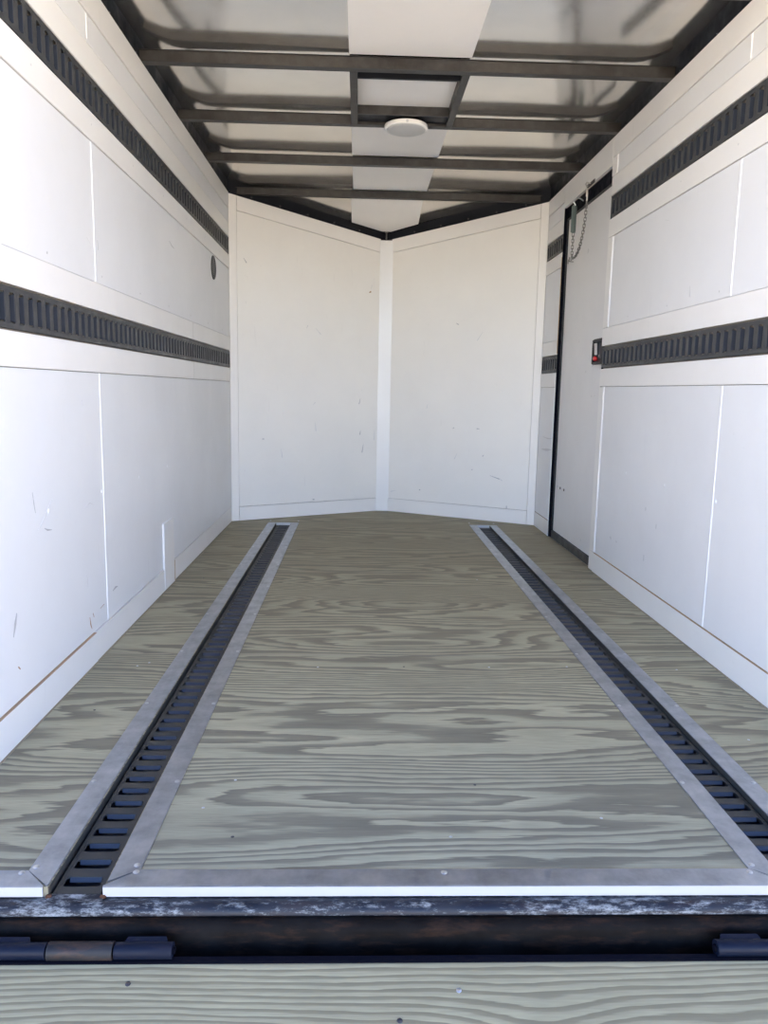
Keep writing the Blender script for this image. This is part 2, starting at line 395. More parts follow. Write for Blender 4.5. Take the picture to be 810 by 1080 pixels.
# ------------------------------------------------------------------ V nose walls
def nose(side, name):
    P0 = Vector((side*A, YB, 0)); P1 = Vector((0, YN, 0)); d = (P1-P0); L = d.length; d.normalize()
    nrm = Vector((-side*d.y*1, 0, 0)); nrm = Vector((d.y, -d.x, 0))
    if nrm.y > 0: nrm = -nrm
    zt = lambda s: H-.005-(H-.005-1.944)*s/L
    def quad(s0, s1, z0, z1, off):
        f0 = z0 if callable(z0) else (lambda s: z0); f1 = z1 if callable(z1) else (lambda s: z1)
        q = [P0+d*s0+Vector((0,0,f0(s0))), P0+d*s1+Vector((0,0,f0(s1))), P0+d*s1+Vector((0,0,f1(s1))), P0+d*s0+Vector((0,0,f1(s0)))]
        return [p+nrm*off for p in q]
    root = MB().slab(quad(-.02, L+.01, -.03, lambda s: zt(s)-.003, -.0125), nrm, .05).build(name, 'gap'); root['kind'] = 'structure'
    MB().slab(quad(-.06, L+.05, -.10, H+.105, -.0635), nrm, .02).build('outer_skin', 'shell', root)
    cw = .052       # corner board, centre board half
    def add(nm, s0, s1, z0, z1, off, mat): return MB().slab(quad(s0, s1, z0, z1, off), nrm, off+.0122).build(nm, mat, root, bevel=.0012)
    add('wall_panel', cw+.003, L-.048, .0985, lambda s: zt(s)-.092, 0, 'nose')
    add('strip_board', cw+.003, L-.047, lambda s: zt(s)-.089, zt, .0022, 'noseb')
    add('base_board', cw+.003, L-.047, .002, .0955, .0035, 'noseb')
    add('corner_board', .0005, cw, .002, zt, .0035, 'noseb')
    # roof rail in the gap above the nose wall
    r = MB(); r.slab(quad(-.0, L, lambda s: zt(s)+.001, lambda s: zt(s)+.088-.034*s/L, -.010), nrm, .035)
    r.slab(quad(-.0, L, lambda s: zt(s)+.001, lambda s: zt(s)+.008, .006), nrm, .016)
    ro = r.build('nose_rail', 'rail', root)
    for s in (.16, .36, .56, .76, .96):
        p = P0+d*s+Vector((0,0,zt(s)+.018))+nrm*(-.009)
        MB().lathe([(.006,0),(.006,.002),(.003,.0035)], p, nrm, 10).build('screw', 'screw_dark', ro)
    return root
nl = nose(-1, 'wall_front_left'); nr = nose(1, 'wall_front_right')
# flat post board covering the joint in the tip
zc = 1.944
pb = MB(); hw = .046; yp = YN-.028
pb.slab([(-hw+.002,yp,.002),(hw+.002,yp,.002),(hw+.002,yp,zc-.002),(-hw+.002,yp,zc-.002)], (0,-1,0), .012)
S('trim_1', pb, 'batten', bevel=.0015)

# scuffs and screws that have a place of their own on the walls
def mark(side, pts, w, mat, root):
    """thin worn-in stroke on a wall; pts in (y, z)"""
    b = MB(); x = X(side, .0008); x2 = X(side, -.0004)
    for i in range(len(pts)-1):
        (ya, za), (yb, zb) = pts[i], pts[i+1]; dy, dz = yb-ya, zb-za; l = math.hypot(dy, dz) or 1; ny, nz = -dz/l*w/2, dy/l*w/2
        t0 = .25 if i == 0 else 1; t1 = .25 if i == len(pts)-2 else 1
        b.slab([(x, ya+ny*t0, za+nz*t0), (x, yb+ny*t1, zb+nz*t1), (x, yb-ny*t1, zb-nz*t1), (x, ya-ny*t0, za-nz*t0)], (-side,0,0), .0011)
    return b.build('scuff_mark', mat, root)
mark(-1, [(2.034,.612),(2.040,.58),(2.047,.555)], .003, 'scuff', wl)
mark(-1, [(2.10,.505),(2.12,.497),(2.15,.492)], .005, 'scuff', wl)
mark(-1, [(2.16,.575),(2.115,.54),(2.06,.505)], .004, 'scuff2', wl)
mark(-1, [(2.43,.845),(2.432,.826)], .007, 'scuff2', wl)
mark(-1, [(2.42,.515),(2.46,.522),(2.50,.51)], .003, 'scuff2', wl)
mark(-1, [(1.880,.27),(1.893,.30),(1.905,.325)], .012, 'scuff', wl)
mark(-1, [(2.655,.185),(2.685,.19),(2.71,.188)], .008, 'scuff', wl)
mark(-1, [(1.898,.187),(1.908,.178)], .014, 'scuff3', wl)
mark(-1, [(2.42,.16),(2.425,.135),(2.435,.118)], .006, 'scuff3', wl)
mark(-1, [(2.45,.165),(2.458,.15)], .008, 'scuff3', wl)
mark(-1, [(2.52,.16),(2.56,.165)], .004, 'scuff3', wl)
mark(-1, [(2.60,1.015),(2.602,.985)], .004, 'scuff2', wl)
mark(-1, [(2.628,1.35),(2.632,1.32)], .005, 'scuff', wl)
mark(-1, [(2.53,1.34),(2.56,1.325)], .003, 'scuff2', wl)
mark(-1, [(3.60,1.525),(3.64,1.512),(3.69,1.507)], .003, 'scuff', wl)
mark(-1, [(2.41,.30),(2.415,.26)], .004, 'scuff2', wl)
mark(-1, [(2.13,.975),(2.145,.962)], .006, 'scuff2', wl)
mark(-1, [(2.48,.045),(2.485,.04)], .006, 'scuff3', wl)
mark(1, [(3.60,.225),(3.59,.215)], .016, 'scuff', wr)
mark(1, [(3.515,.22),(3.508,.214)], .011, 'scuff', wr)
mark(1, [(3.16,.23),(3.158,.205)], .008, 'scuff', wr)
mark(1, [(3.177,.43),(3.176,.415)], .006, 'scuff', wr)
mark(1, [(3.051,.38),(3.05,.36)], .006, 'scuff', wr)
mark(1, [(3.19,1.08+.50),(3.15,1.57)], .004, 'scuff2', wr)
mark(1, [(2.9,1.29),(2.895,1.25)], .003, 'scuff2', wr)
mark(1, [(5.06,.612),(4.93,.608),(4.82,.614)], .008, 'scuff2', wr)
mark(1, [(5.08,.530),(4.95,.535),(4.82,.545)], .018, 'scuff2', wr)
def nmark(side, s0, z0, s1, z1, wd, mat, root):
    P0 = Vector((side*A, YB, 0)); d = (Vector((0,YN,0))-P0).normalized(); nrm = Vector((d.y,-d.x,0)); nrm = nrm if nrm.y < 0 else -nrm
    a = P0+d*s0+Vector((0,0,z0))+nrm*.0008; b = P0+d*s1+Vector((0,0,z1))+nrm*.0008
    t = (b-a).normalized(); n2 = nrm.cross(t)*wd/2
    MB().slab([a+n2*.3, b+n2, b-n2, a-n2*.3], nrm, .0012).build('scuff_mark', mat, root)
for q in ((.62,1.005+.30,.66,1.265,.004),(.60,.78,.62,.80,.004),(.62,.66,.625,.60,.005),(.98,.83,.97,.79,.006),(.985,.60,.98,.57,.007),(1.01,.50,1.0,.44,.006),(1.10,.60,1.10,.53,.004),
          (1.055,1.60,1.062,1.63,.004),(.10,1.72,.12,1.69,.006),(.55,1.30,.56,1.32,.005),(.36,.48,.37,.42,.004),(.22,.55,.235,.55,.008),(.60,.115,.615,.115,.01)):
    nmark(-1, *q, 'scuff2' if q[4] < .0055 else 'scuff', nl)
nmark(-1, 1.04, 1.575, 1.055, 1.585, .012, 'scuff3', nl)
for q in ((.42,.64,.44,.64,.007),(.62,.635,.61,.64,.007),(.33,.32,.26,.30,.006),(.26,.305,.24,.29,.005),(.38,.46,.39,.45,.006),(.47,.35,.46,.355,.006),(.58,.46,.60,.42,.004),(.20,.12,.20,.10,.008),
          (1.06,.16,1.10,.15,.005),(.87,.18,.86,.18,.01),(.42,1.30,.46,1.24,.004),(.62,1.36,.60,1.35,.006),(.82,.80,.825,.77,.004)):
    nmark(1, *q, 'scuff2' if q[4] < .0055 else 'scuff', nr)

def screw_mesh(r=.006):
    b = MB(); b.lathe([(r,0),(r,.0006),(r*.75,.0016),(r*.3,.0022)], (0,0,0), (0,0,1), 14)
    me = b.build('screw_proto', 'zinc', smooth=True); return me
sp = screw_mesh(); SM = sp.data; bpy.data.objects.remove(sp)
def screw(loc, parent, axis=(0,0,1), mat=None, scale=1.):
    me = SM
    if mat:
        key = 'screw_'+mat
        me = bpy.data.meshes.get(key)
        if not me: me = SM.copy(); me.name = key; me.materials.clear(); me.materials.append(M[mat])
    o = bpy.data.objects.new('screw', me); COL.objects.link(o); o.parent = parent
    o.location = Vector(loc)-parent_loc(parent); o.scale = (scale,)*3
    o.rotation_euler = Vector(axis).to_track_quat('Z', 'Y').to_euler()
    return o
for i in range(7): screw((-A+.0003, 2.133+.4446*i, .546-.0015*i), wl, (1,0,0), 'screw_white', 1.15)
for y in (3.446, 2.997, 2.552, 2.108): screw((A-.0003, y, .543), wr, (-1,0,0), 'screw_white', 1.15)
screw((A-.0038, 3.895, .615), wr, (-1,0,0), 'screw_white', .9)
for y in (1.7, 2.15, 2.6, 3.05, 3.5, 3.95, 4.4, 4.85):
    screw((-A+.0032, y+.05, 1.24), wl, (1,0,0), 'scuff2', .6); screw((-A+.0032, y, 1.69), wl, (1,0,0), 'scuff2', .6)
    if y < 3.8: screw((A-.0032, y+.05, 1.24), wr, (-1,0,0), 'scuff2', .6); screw((A-.0032, y, 1.69), wr, (-1,0,0), 'scuff2', .6)

# ------------------------------------------------------------------ logistic tracks
def etrack(name, org, u, v, n, L, c0, pitch, mat, label, group, half=.0515, hidden=None, depth=.017, sw=.0148, sh=.0365):
    """slotted steel track: u = along, v = across, n = out of the wall; org = centre line start on the face"""
    org, u, v, n = map(Vector, (org, u, v, n))
    root = empty(name, org-n*(depth+.001), label=label, category='cargo track', group=group)
    b = MB(); k = 0
    # slot centres
    cs = []; c = c0
    while c-pitch > pitch*.5+.0: c -= pitch
    while c < L-sw-.004:
        if c > sw+.004: cs.append(c)
        c += pitch
    P = lambda s, t, w=0.: org+u*s+v*t+n*w
    t_ = .0025; edges = [0]+[(cs[i]+cs[i+1])/2 for i in range(len(cs)-1)]+[L]
    ch = .0045
    for i, c in enumerate(cs):
        s0, s1 = edges[i], edges[i+1]
        outer = [(s0,-half),(c-sw+ch,-half),(c+sw-ch,-half),(s1,-half),(s1,-sh+ch),(s1,sh-ch),(s1,half),(c+sw-ch,half),(c-sw+ch,half),(s0,half),(s0,sh-ch),(s0,-sh+ch)]
        inner = [(c-sw,-sh+ch),(c-sw+ch,-sh),(c+sw-ch,-sh),(c+sw,-sh+ch),(c+sw,sh-ch),(c+sw-ch,sh),(c-sw+ch,sh),(c-sw,sh-ch)]
        V_ = [P(*q) for q in outer]+[P(*q) for q in inner]+[P(*q, -t_) for q in inner]
        I = lambda j: 12+j
        F = [(0,1,I(1),I(0),11),(1,2,I(2),I(1)),(2,3,4,I(3),I(2)),(4,5,I(4),I(3)),(5,6,7,I(5),I(4)),(7,8,I(6),I(5)),(8,9,10,I(7),I(6)),(10,11,I(0),I(7))]
        F += [(I(j), I((j+1) % 8), I((j+1) % 8)+8, I(j)+8) for j in range(8)]
        b.add(V_, F)
    # tab bent down on the far side of every slot
    tl = .0085 if hidden else .012
    for c in cs:
        b.slab([P(c+sw-.0008, -sh+.004, -t_*.6), P(c+sw-.0008, sh-.004, -t_*.6), P(c+sw-.0055, sh-.005, -tl), P(c+sw-.0055, -sh+.005, -tl)], -u, .0012, 1)
    for sg in (-1, 1):      # folded sides
        q = [P(0, sg*half), P(L, sg*half), P(L, sg*half, -depth), P(0, sg*half, -depth)]
        b.slab(q, v*sg, .002)
        # rolled edge catching the light
        q = [P(0, sg*half, .0008), P(L, sg*half, .0008), P(L, sg*(half-.004), .0008), P(0, sg*(half-.004), .0008)]
        b.slab(q, n, .0008)
    if hidden:          # side walls of the recess in the floor
        for sg in (-1, 1):
            lim = hidden[0] if sg < 0 else hidden[1]
            q = [P(0, lim, .0133), P(L, lim, .0133), P(L, lim, -depth), P(0, lim, -depth)]
            b.slab(q, v*-sg, .0022)
    b.build('slotted_face', [M[mat], M['tab' if hidden else 'walltab']], root)
    ha, hb_ = hidden or (-half, half)
    q = [P(0,ha,-depth+.0002), P(L,ha,-depth+.0002), P(L,hb_,-depth+.0002), P(0,hb_,-depth+.0002)]
    MB().slab(q, n, .0012).build('backing_channel', 'back', root)
    return root
ZM, ZU = (ZL[2]+ZL[3])/2, (ZL[6]+ZL[7])/2
y0 = YR
gw = 'slotted cargo tracks on the side walls'
etrack('cargo_track', (-A+.0005,y0,ZM), (0,1,0), (0,0,1), (1,0,0), YB-.002-y0, 1.918-y0, .0548, 'track', 'long black slotted steel track along the left wall at waist height', gw, half=.0497)
etrack('cargo_track', (-A+.0005,y0,ZU), (0,1,0), (0,0,1), (1,0,0), YB-.002-y0, 2.498-y0, .0558, 'track', 'long black slotted steel track high on the left wall under the ceiling', gw, half=.0497)
etrack('cargo_track', (A-.0005,y0,ZM), (0,1,0), (0,0,1), (-1,0,0), 3.900-y0, 2.357-y0, .0558, 'track', 'black slotted steel track at waist height on the right wall, ending at the door latch', gw, half=.0497)
etrack('cargo_track', (A-.0005,y0,ZU), (0,1,0), (0,0,1), (-1,0,0), 3.895-y0, 2.483-y0, .0553, 'track', 'black slotted steel track high on the right wall, between the camera and the side door', gw, half=.0497)
etrack('cargo_track', (A-.0005,DY1+.005,ZM), (0,1,0), (0,0,1), (-1,0,0), .385, .03, .0553, 'track', 'short lower piece of black slotted track between the side door and the nose', gw, half=.0497)
etrack('cargo_track', (A-.0005,DY1+.005,ZU), (0,1,0), (0,0,1), (-1,0,0), .385, .03, .0553, 'track', 'short upper piece of black slotted track between the side door and the nose', gw, half=.0497)
gf = 'slotted cargo tracks in the floor'
etrack('cargo_track', (-.6735,1.292,-.0135), (0,1,0), (1,0,0), (0,0,1), YE-.005-1.292, 1.3268-1.292, .0542, 'floortrack', 'black slotted steel track sunk in the plywood floor left of centre', gf, half=.0425, hidden=(-.0485,.0485), sh=.0335, depth=.014, sw=.0148)
etrack('cargo_track', (.6715,1.292,-.0135), (0,1,0), (1,0,0), (0,0,1), YE-.005-1.292, 1.641-1.292, .0539, 'floortrack', 'black slotted steel track sunk in the plywood floor right of centre', gf, half=.0405, hidden=(-.0455,.0455), sh=.0335, depth=.014, sw=.0148)

# ------------------------------------------------------------------ aluminium trim around the tracks and on the rear edge
ZT = .0028
def strip(x0, x1, label, yfront, mitre, group='flat aluminium strips beside the floor tracks'):
    b = MB()
    ya, yb = yfront
    b.slab([(x0,ya,ZT),(x1,yb,ZT),(x1,YE+.008,ZT),(x0,YE+.008,ZT)], (0,0,1), ZT-.0001)
    o = b.build('aluminium_strip', 'alu', bevel=.0006); o['label'] = label; o['category'] = 'metal strip'; o['group'] = group
    xs = x0+.008 if mitre < 0 else x1-.008
    for k in range(9): screw((xs if k else xs, 1.668+.4455*k, ZT), o, scale=.95)
    return o
x = TRK['l']
sl1 = strip(x[0], x[1], 'flat grey aluminium strip on the outer side of the left floor track', (1.336, 1.2905), -1)
sl2 = strip(x[2], x[3], 'flat grey aluminium strip on the inner side of the left floor track', (1.304, 1.340), 1)
x = TRK['r']
sr1 = strip(x[0], x[1], 'flat grey aluminium strip on the inner side of the right floor track', (1.340, 1.304), -1)
sr2 = strip(x[2], x[3], 'flat grey aluminium strip on the outer side of the right floor track', (1.2905, 1.336), 1)
screw((-.767,1.347,ZT), sl1); screw((-.582,1.352,ZT), sl2); screw((.589,1.350,ZT), sr1); screw((.757,1.347,ZT), sr2)
for s, tx in ((-1, TRK['l']), (1, TRK['r'])):
    b = MB().box(tx[1]+.0006, tx[2]-.0006, YE-.004, YE+.008, .0001, ZT)
    b.box(tx[1]+.0035, tx[2]-.0035, YE-.0045, YE-.001, -.013, ZT-.0004)
    o = b.build('end_plate', 'alu_end'); o['label'] = 'small bright aluminium end plate closing the %s floor track' % ('left' if s < 0 else 'right'); o['category'] = 'metal plate'; o['group'] = 'end plates of the floor tracks'
def edging(pts, x0, x1, label):
    """L-shaped trim: mitred top flange (polygon pts in x,y) and a folded face"""
    b = MB().slab([(px,py,ZT) for px, py in pts], (0,0,1), ZT-.0001)
    b.slab([(x0,Y0-.0085,ZT-.0008),(x1,Y0-.0085,ZT-.0008),(x1,Y0-.004,ZT),(x0,Y0-.004,ZT)], (0,-.2,1), .0026)
    o = b.build('aluminium_edging', 'alu', bevel=.0005)
    MB().box(x0, x1, Y0-.0088, Y0-.0055, -.0178, ZT-.0010).build('folded_lip', 'alu_end', o, bevel=.0006)
    o['label'] = label; o['category'] = 'metal edging'; o['group'] = 'aluminium edging on the rear edge of the floor'
    return o
YQ = Y0-.0055
e1 = edging([(-A+.001,YQ),(-.7325,YQ),(-.7775,1.337),(-A+.001,1.337)], -A+.001, -.7325, 'short bright aluminium edging at the left end of the rear floor edge')
e2 = edging([(-.626,YQ),(.632,YQ),(.579,1.339),(-.573,1.339)], -.626, .632, 'long bright aluminium edging across the middle of the rear floor edge')
e3 = edging([(.7195,YQ),(A-.001,YQ),(A-.001,1.337),(.7655,1.337)], .7195, A-.001, 'short bright aluminium edging at the right end of the rear floor edge')
screw((-.786,1.329,ZT), e1); screw((-.578,1.331,ZT), e2); screw((-.007,1.328,ZT), e2); screw((.574,1.327,ZT), e2); screw((.786,1.329,ZT), e3)

# screws driven into the deck
for (x_, y_) in ((-.45,1.68),(-.50,1.56),(-.02,2.43),(.26,2.43),(.10,1.66),(.35,1.52),(-.88,2.42),(-.90,2.07),(-.85,2.45),(.88,2.42),(.86,1.9),(-.30,2.42),(.52,2.44),(-.42,1.45),(.02,1.45),(.40,3.63),(-.3,3.66),(.9,3.62),(-.9,3.6)):
    screw((x_, y_, -.0003), floor, mat='zinc' if random.random() < .5 else 'screw_dark', scale=.6)
# joints between plywood sheets
for y_ in (2.54, 3.76):
    MB().box(-1.02, -.78, y_-.0008, y_+.0008, -.001, .0003).build('sheet_joint', 'gap', floor)
    MB().box(-.57, .575, y_-.0008, y_+.0008, -.001, .0003).build('sheet_joint', 'gap', floor)
    MB().box(.77, 1.02, y_-.0008, y_+.0008, -.001, .0003).build('sheet_joint', 'gap', floor)
# thin pale edge of the deck along the walls
for sx in (-1, 1):
    MB().box(*sorted((sx*(A-.0075), sx*(A-.012))), YR+.06, YB if sx < 0 else 3.9, -.001, .0016).build('deck_edge', 'edge', floor)

# ------------------------------------------------------------------ rear sill
XS = A+.05
def arc(cy, cz, r, a0, a1, n=8): return [(cy+r*math.cos(R(a0+(a1-a0)*i/n)), cz+r*math.sin(R(a0+(a1-a0)*i/n))) for i in range(n+1)]
b = MB(); prof = [(1.2945,-.06),(1.2945,-.0195),(1.2915,-.0195)]+arc(1.281,-.0385,.0195,72,172,10)+[(1.2630,-.06)]
b.extrude_x(prof, -XS, XS, nx=24)
sill = b.build('rear_sill', 'sill', smooth=True); sill['label'] = 'black steel rear sill with white scuffs under the aluminium edging'; sill['category'] = 'sill'
b = MB(); prof = [(1.2945,-.061),(1.2635,-.061),(1.2615,-.0365)]+arc(1.2555,-.0545,.0175,68,176,8)+[(1.2370,-.125),(1.2945,-.125)]
b.extrude_x(prof, -XS, XS, nx=4)
b.build('lower_lip', 'sill_low', sill, smooth=True)
MB().box(-XS, XS, 1.10, 1.2945, -.20, -.126).build('cross_member', 'black', sill)
# rusty slot where each floor track meets the sill
for sx in (-.6735, .6715):
    b = MB(); b.slab([(sx-.05,1.276,-.0188),(sx+.05,1.276,-.0188),(sx+.048,1.2925,-.0145),(sx-.048,1.2925,-.0145)], (0,-.2,1), .003)
    b.build('track_end_plate', M['sill'], sill)
    for q in (-1, 1):
        MB().box(sx+q*.048-.006, sx+q*.048+.006, 1.284, 1.2930, -.0195, -.0135).build('rust_patch', 'rust', sill, bevel=.002)
# ------------------------------------------------------------------ ramp door and hinges
TH = R(13.5); HY, HZ = 1.190, -.0735
def RP(x, s, h=0.):     # point on the ramp: s metres down from the hinge edge, h above the boards
    return (x, HY-s*math.cos(TH)+h*math.sin(TH)*-1, HZ-s*math.sin(TH)+h*math.cos(TH))
root = empty('ramp_door', (0, HY, HZ), label='plywood ramp door lowered below the black rear sill in the foreground', category='ramp')
LR = 1.95
me = MB().box(-.98, .98, 0, LR, -.03, 0)
o = me.build('ramp_board', 'ramp'); o.parent = root; o.location = (0,0,0)
# local frame: +y runs down the ramp
o.data.transform(Matrix(((1,0,0,0),(0,-math.cos(TH),-math.sin(TH),0),(0,-math.sin(TH),math.cos(TH),0),(0,0,0,1))))
bm = bmesh.new(); bm.from_mesh(o.data); bmesh.ops.recalc_face_normals(bm, faces=bm.faces); bm.to_mesh(o.data); bm.free()
b = MB()
def rbox(mb, x0, x1, s0, s1, h0, h1):
    v = [RP(x, s, h) for h in (h0,h1) for s in (s0,s1) for x in (x0,x1)]
    mb.add(v, [(0,2,3,1),(4,5,7,6),(0,1,5,4),(2,6,7,3),(0,4,6,2),(1,3,7,5)])
rbox(b, -1.03, 1.03, -.012, .0, -.04, .004)
rbox(b, -1.03, -.981, 0, LR, -.04, .004); rbox(b, .981, 1.03, 0, LR, -.04, .004); rbox(b, -1.03, 1.03, LR, LR+.03, -.04, .004)
b.build('ramp_frame', 'black', root, bevel=.001)
for (x_, s_) in ((-.545,.035),(.0,.050),(-.10,.10),(.52,.09),(.545,.05),(-.01,.5),(-.5,.5),(.5,.5)):
    pt = RP(x_, s_, .0); screw(pt, root, (0,-math.sin(TH),math.cos(TH)), 'zinc' if x_ == 0 else 'screw_dark', .75)
def hinge(x0, label, mirror=1):
    t = empty('ramp_hinge', (x0, 1.2035, -.060), label=label, category='hinge', group='ramp hinges along the rear sill')
    def barrel(a, c, mat, r=.0135):
        m_ = MB(); lo, hi = sorted((x0+mirror*a, x0+mirror*c)); m_.tube([(lo,1.2035,-.058),(hi,1.2035,-.058)], r, 18)
        m_.build('barrel', mat, t, smooth=True, bevel=.0008)
    def leaf(a, c):
        lo, hi = sorted((x0+mirror*a, x0+mirror*c))
        m_ = MB(); n_ = 6
        v = []
        m_.slab([(lo,1.206,-.0475),(hi,1.206,-.0475),(hi-.006,1.2185,-.043),(lo+.006,1.2185,-.043)], (0,-.3,1), .004)
        m_.build('leaf', 'hinge', t, bevel=.0015)
    barrel(-.25, -.082, 'hinge'); leaf(-.22, -.11)
    barrel(-.079, .030, 'rusty', .0148)
    barrel(.033, .130, 'hinge'); leaf(.045, .122)
    m_ = MB().tube([(x0-mirror*.252,1.2035,-.058),(x0+mirror*.134,1.2035,-.058)], .006, 10); m_.build('pin', 'black', t)
hinge(-.612, 'blue-black steel ramp hinge with a rusty middle knuckle, below the left floor track')
hinge(.587, 'blue-black steel ramp hinge below the right floor track', -1)

# ------------------------------------------------------------------ ceiling: roof sheet, bows, rails
NX, NY = 72, 150
v = []; bows_y = [1.92, 2.565, 3.212, 3.850, 4.505, 5.235]
def roof_z(x, y):
    k = max([i for i, q in enumerate(bows_y) if q <= y] or [0]); a = bows_y[k]; c = bows_y[min(k+1, 5)] if k < 5 else a+.7
    t = (y-a)/(c-a) if c > a else 0
    t = min(max(t,0),1)
    belly = math.sin(math.pi*t)**1.2*(.006+.004*noise.noise(Vector((x*1.3, k*3.1, .5))))
    near = math.exp(-((1-t)*(c-a)/.10)**2)        # just before the next bow
    wav = near*.0045*noise.noise(Vector((x*2.4+k*5.7, k*2.3, 1.7)))
    wav += .0022*noise.noise(Vector((x*2.2+3, y*1.5, 4.)))*min(1, 4*t*(1-t)+.2)
    e = max(0, (abs(x)-.865)/.165); edge = .026*min(1.1, e)**2
    return 2.1665-belly*.9+wav+edge
for j in range(NY+1):
    y = YR+(5.262-YR)*j/NY
    for i in range(NX+1):
        x_ = -1.05+2.10*i/NX; v.append((x_, y, roof_z(x_, y)))
f = [(j*(NX+1)+i, j*(NX+1)+i+1, (j+1)*(NX+1)+i+1, (j+1)*(NX+1)+i) for j in range(NY) for i in range(NX)]
rb = MB(); rb.add(v, f)
# sloping sheet over the nose
nn = 24; v = []
for j in range(nn+1):
    t = j/nn; y = 5.262+(YN+.03-5.262)*t; hw_ = 1.05*(1-t)+.03
    for i in range(NX+1):
        x_ = -hw_+2*hw_*i/NX; z0 = roof_z(x_, 5.262); z1 = 2.1665-.168*t
        v.append((x_, y, z0*(1-min(1,t*6))+z1*min(1,t*6) + .004*math.sin(x_*5+1)*math.sin(math.pi*t)))
f = [(j*(NX+1)+i, j*(NX+1)+i+1, (j+1)*(NX+1)+i+1, (j+1)*(NX+1)+i) for j in range(nn) for i in range(NX)]
rb.add(v, f)
ceil = S('ceiling', rb, 'roof', smooth=True)
MB().box(-A-.08, A+.08, YR-.02, YN+.1, 2.215, 2.225).build('roof_skin', 'shell', ceil)
# white liner panels down the middle, one per bay, above the bows
hb = .235
def liner(y0, y1, z, z1=None, label='', h=hb):
    z1 = z if z1 is None else z1
    b = MB().slab([(-h,y0,z),(h,y0,z),(h if z1 == z else h,y1,z1),(-h,y1,z1)], (0,0,-1), .0022)
    o = b.build('ceiling_liner', 'liner'); o['label'] = label; o['category'] = 'ceiling panel'; o['group'] = 'white liner panels down the middle of the ceiling'
    return o
zl = 2.1535
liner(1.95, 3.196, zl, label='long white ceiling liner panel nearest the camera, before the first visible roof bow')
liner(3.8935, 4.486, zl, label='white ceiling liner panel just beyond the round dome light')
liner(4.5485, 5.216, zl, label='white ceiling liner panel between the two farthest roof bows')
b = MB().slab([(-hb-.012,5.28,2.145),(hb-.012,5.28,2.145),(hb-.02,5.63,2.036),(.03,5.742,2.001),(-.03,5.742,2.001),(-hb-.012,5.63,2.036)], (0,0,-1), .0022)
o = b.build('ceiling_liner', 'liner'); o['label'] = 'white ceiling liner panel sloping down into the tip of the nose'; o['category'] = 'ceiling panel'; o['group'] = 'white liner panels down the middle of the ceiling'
# roof bows: hat section with a thin lower lip
def bow_mesh():
    b = MB(); L = A+.006
    prof = [(0,0),(.034,0),(.034,.040),(.046,.040),(.046,.0415),(-.008,.0415),(-.008,.040),(.0,.040)]
    b.extrude_x(prof, -L, L, nx=12)
    b.extrude_x([(-.006,-.0015),(.034,-.0015),(.034,.0012),(-.006,.0012)], -L, L)      # lower lip
    return b
labs = ['dark steel roof bow nearest the camera, at the very top edge of the picture', 'dark steel roof bow in front of the square frame in the ceiling',
        'dark steel roof bow that carries the round dome light', 'second farthest dark steel roof bow, next beyond the dome light', 'farthest dark steel roof bow, at the corners of the nose walls']
b = bow_mesh(); b0 = b.build('roof_bow', 'bow', bevel=.0006)
for i, y_ in enumerate(bows_y[1:]):
    o = b0 if i == 0 else b0.copy()
    if i: COL.objects.link(o)
    o.location = (0, y_, 2.1105); o['label'] = labs[i]; o['category'] = 'roof bow'; o['group'] = 'steel roof bows across the ceiling'
for sx in (-1, 1):
    b = MB(); xs = sorted((sx*(A+.008), sx*(A+.05)))
    b.box(xs[0], xs[1], YR, YB+.02, H+.0005, 2.205)
    # upright web with lip
    xs = sorted((sx*(A+.0), sx*(A+.012))); b.box(xs[0], xs[1], YR, YB, H+.0005, H+.006)
    o = b.build('roof_rail', 'rail', bevel=.001)
    o['label'] = 'dark steel roof rail along the top of the %s wall' % ('left' if sx < 0 else 'right'); o['category'] = 'roof rail'; o['group'] = 'roof rails above the side walls'
    for k in range(12): screw((sx*(A+.004), 1.6+.31*k, H+.0062), o, (0,0,1), 'zinc', .8)

# framed roof opening between the second and third bow
t = empty('roof_frame', (0, 3.55, 2.11), label='black steel frame around the recessed square of ceiling before the dome light', category='roof frame')
y0, y1 = 3.247, 3.8415
for xx in (-.233, .207):
    MB().box(xx, xx+.030, y0, y1, 2.1085, 2.152).build('side_bar', 'bow', t, bevel=.0008)
for yy, nm in ((3.305, 'near_bar'), (3.722, 'far_bar')):
    b = MB().box(-.2025, .2065, yy, yy+.004, 2.114, 2.160); b.box(-.2025, .2065, yy-.008 if nm == 'far_bar' else yy, yy+.004 if nm == 'far_bar' else yy+.014, 2.112, 2.1145)
    b.build('cross_bar', 'bow' if nm == 'far_bar' else 'rail', t)  # near bar coloured black for the shadow inside the bow
MB().box(-.2025, .2065, y0+.002, 3.3045, 2.140, 2.1435).build('gap_shade', 'rail', t)  # black sheet added for the shade in the near gap
MB().box(-.2025, .2065, 3.7265, y1-.002, 2.120, 2.1235).build('gap_shade', 'rail', t)  # black sheet added for the deep shade before the third bow
MB().box(-.2025, .2065, 3.3098, 3.7215, 2.1525, 2.1545).build('inner_panel', 'liner', t)
# dome light
t = empty('dome_light', (.022, 3.845, 2.107), label='round white dome light under the third roof bow', category='ceiling light')
c = (.022, 3.845, 2.1085); dn = (0,0,-1)
MB().lathe([(.100,0),(.1015,.004),(.1015,.014),(.098,.018),(.090,.019)], c, dn, 48).build('rim', 'lens', t, smooth=True)
pr = [(.090*math.cos(R(a)), .019+.012*math.sin(R(a))) for a in range(0, 86, 9)]
MB().lathe([(.0902,.0185)]+pr, c, dn, 48).build('lens', 'lens_grey', t, smooth=True)
MB().lathe([(.006,0),(.006,.0015)], (c[0], c[1]-.100, c[2]-.010), (0,-1,0), 12).build('button', 'scuff2', t)

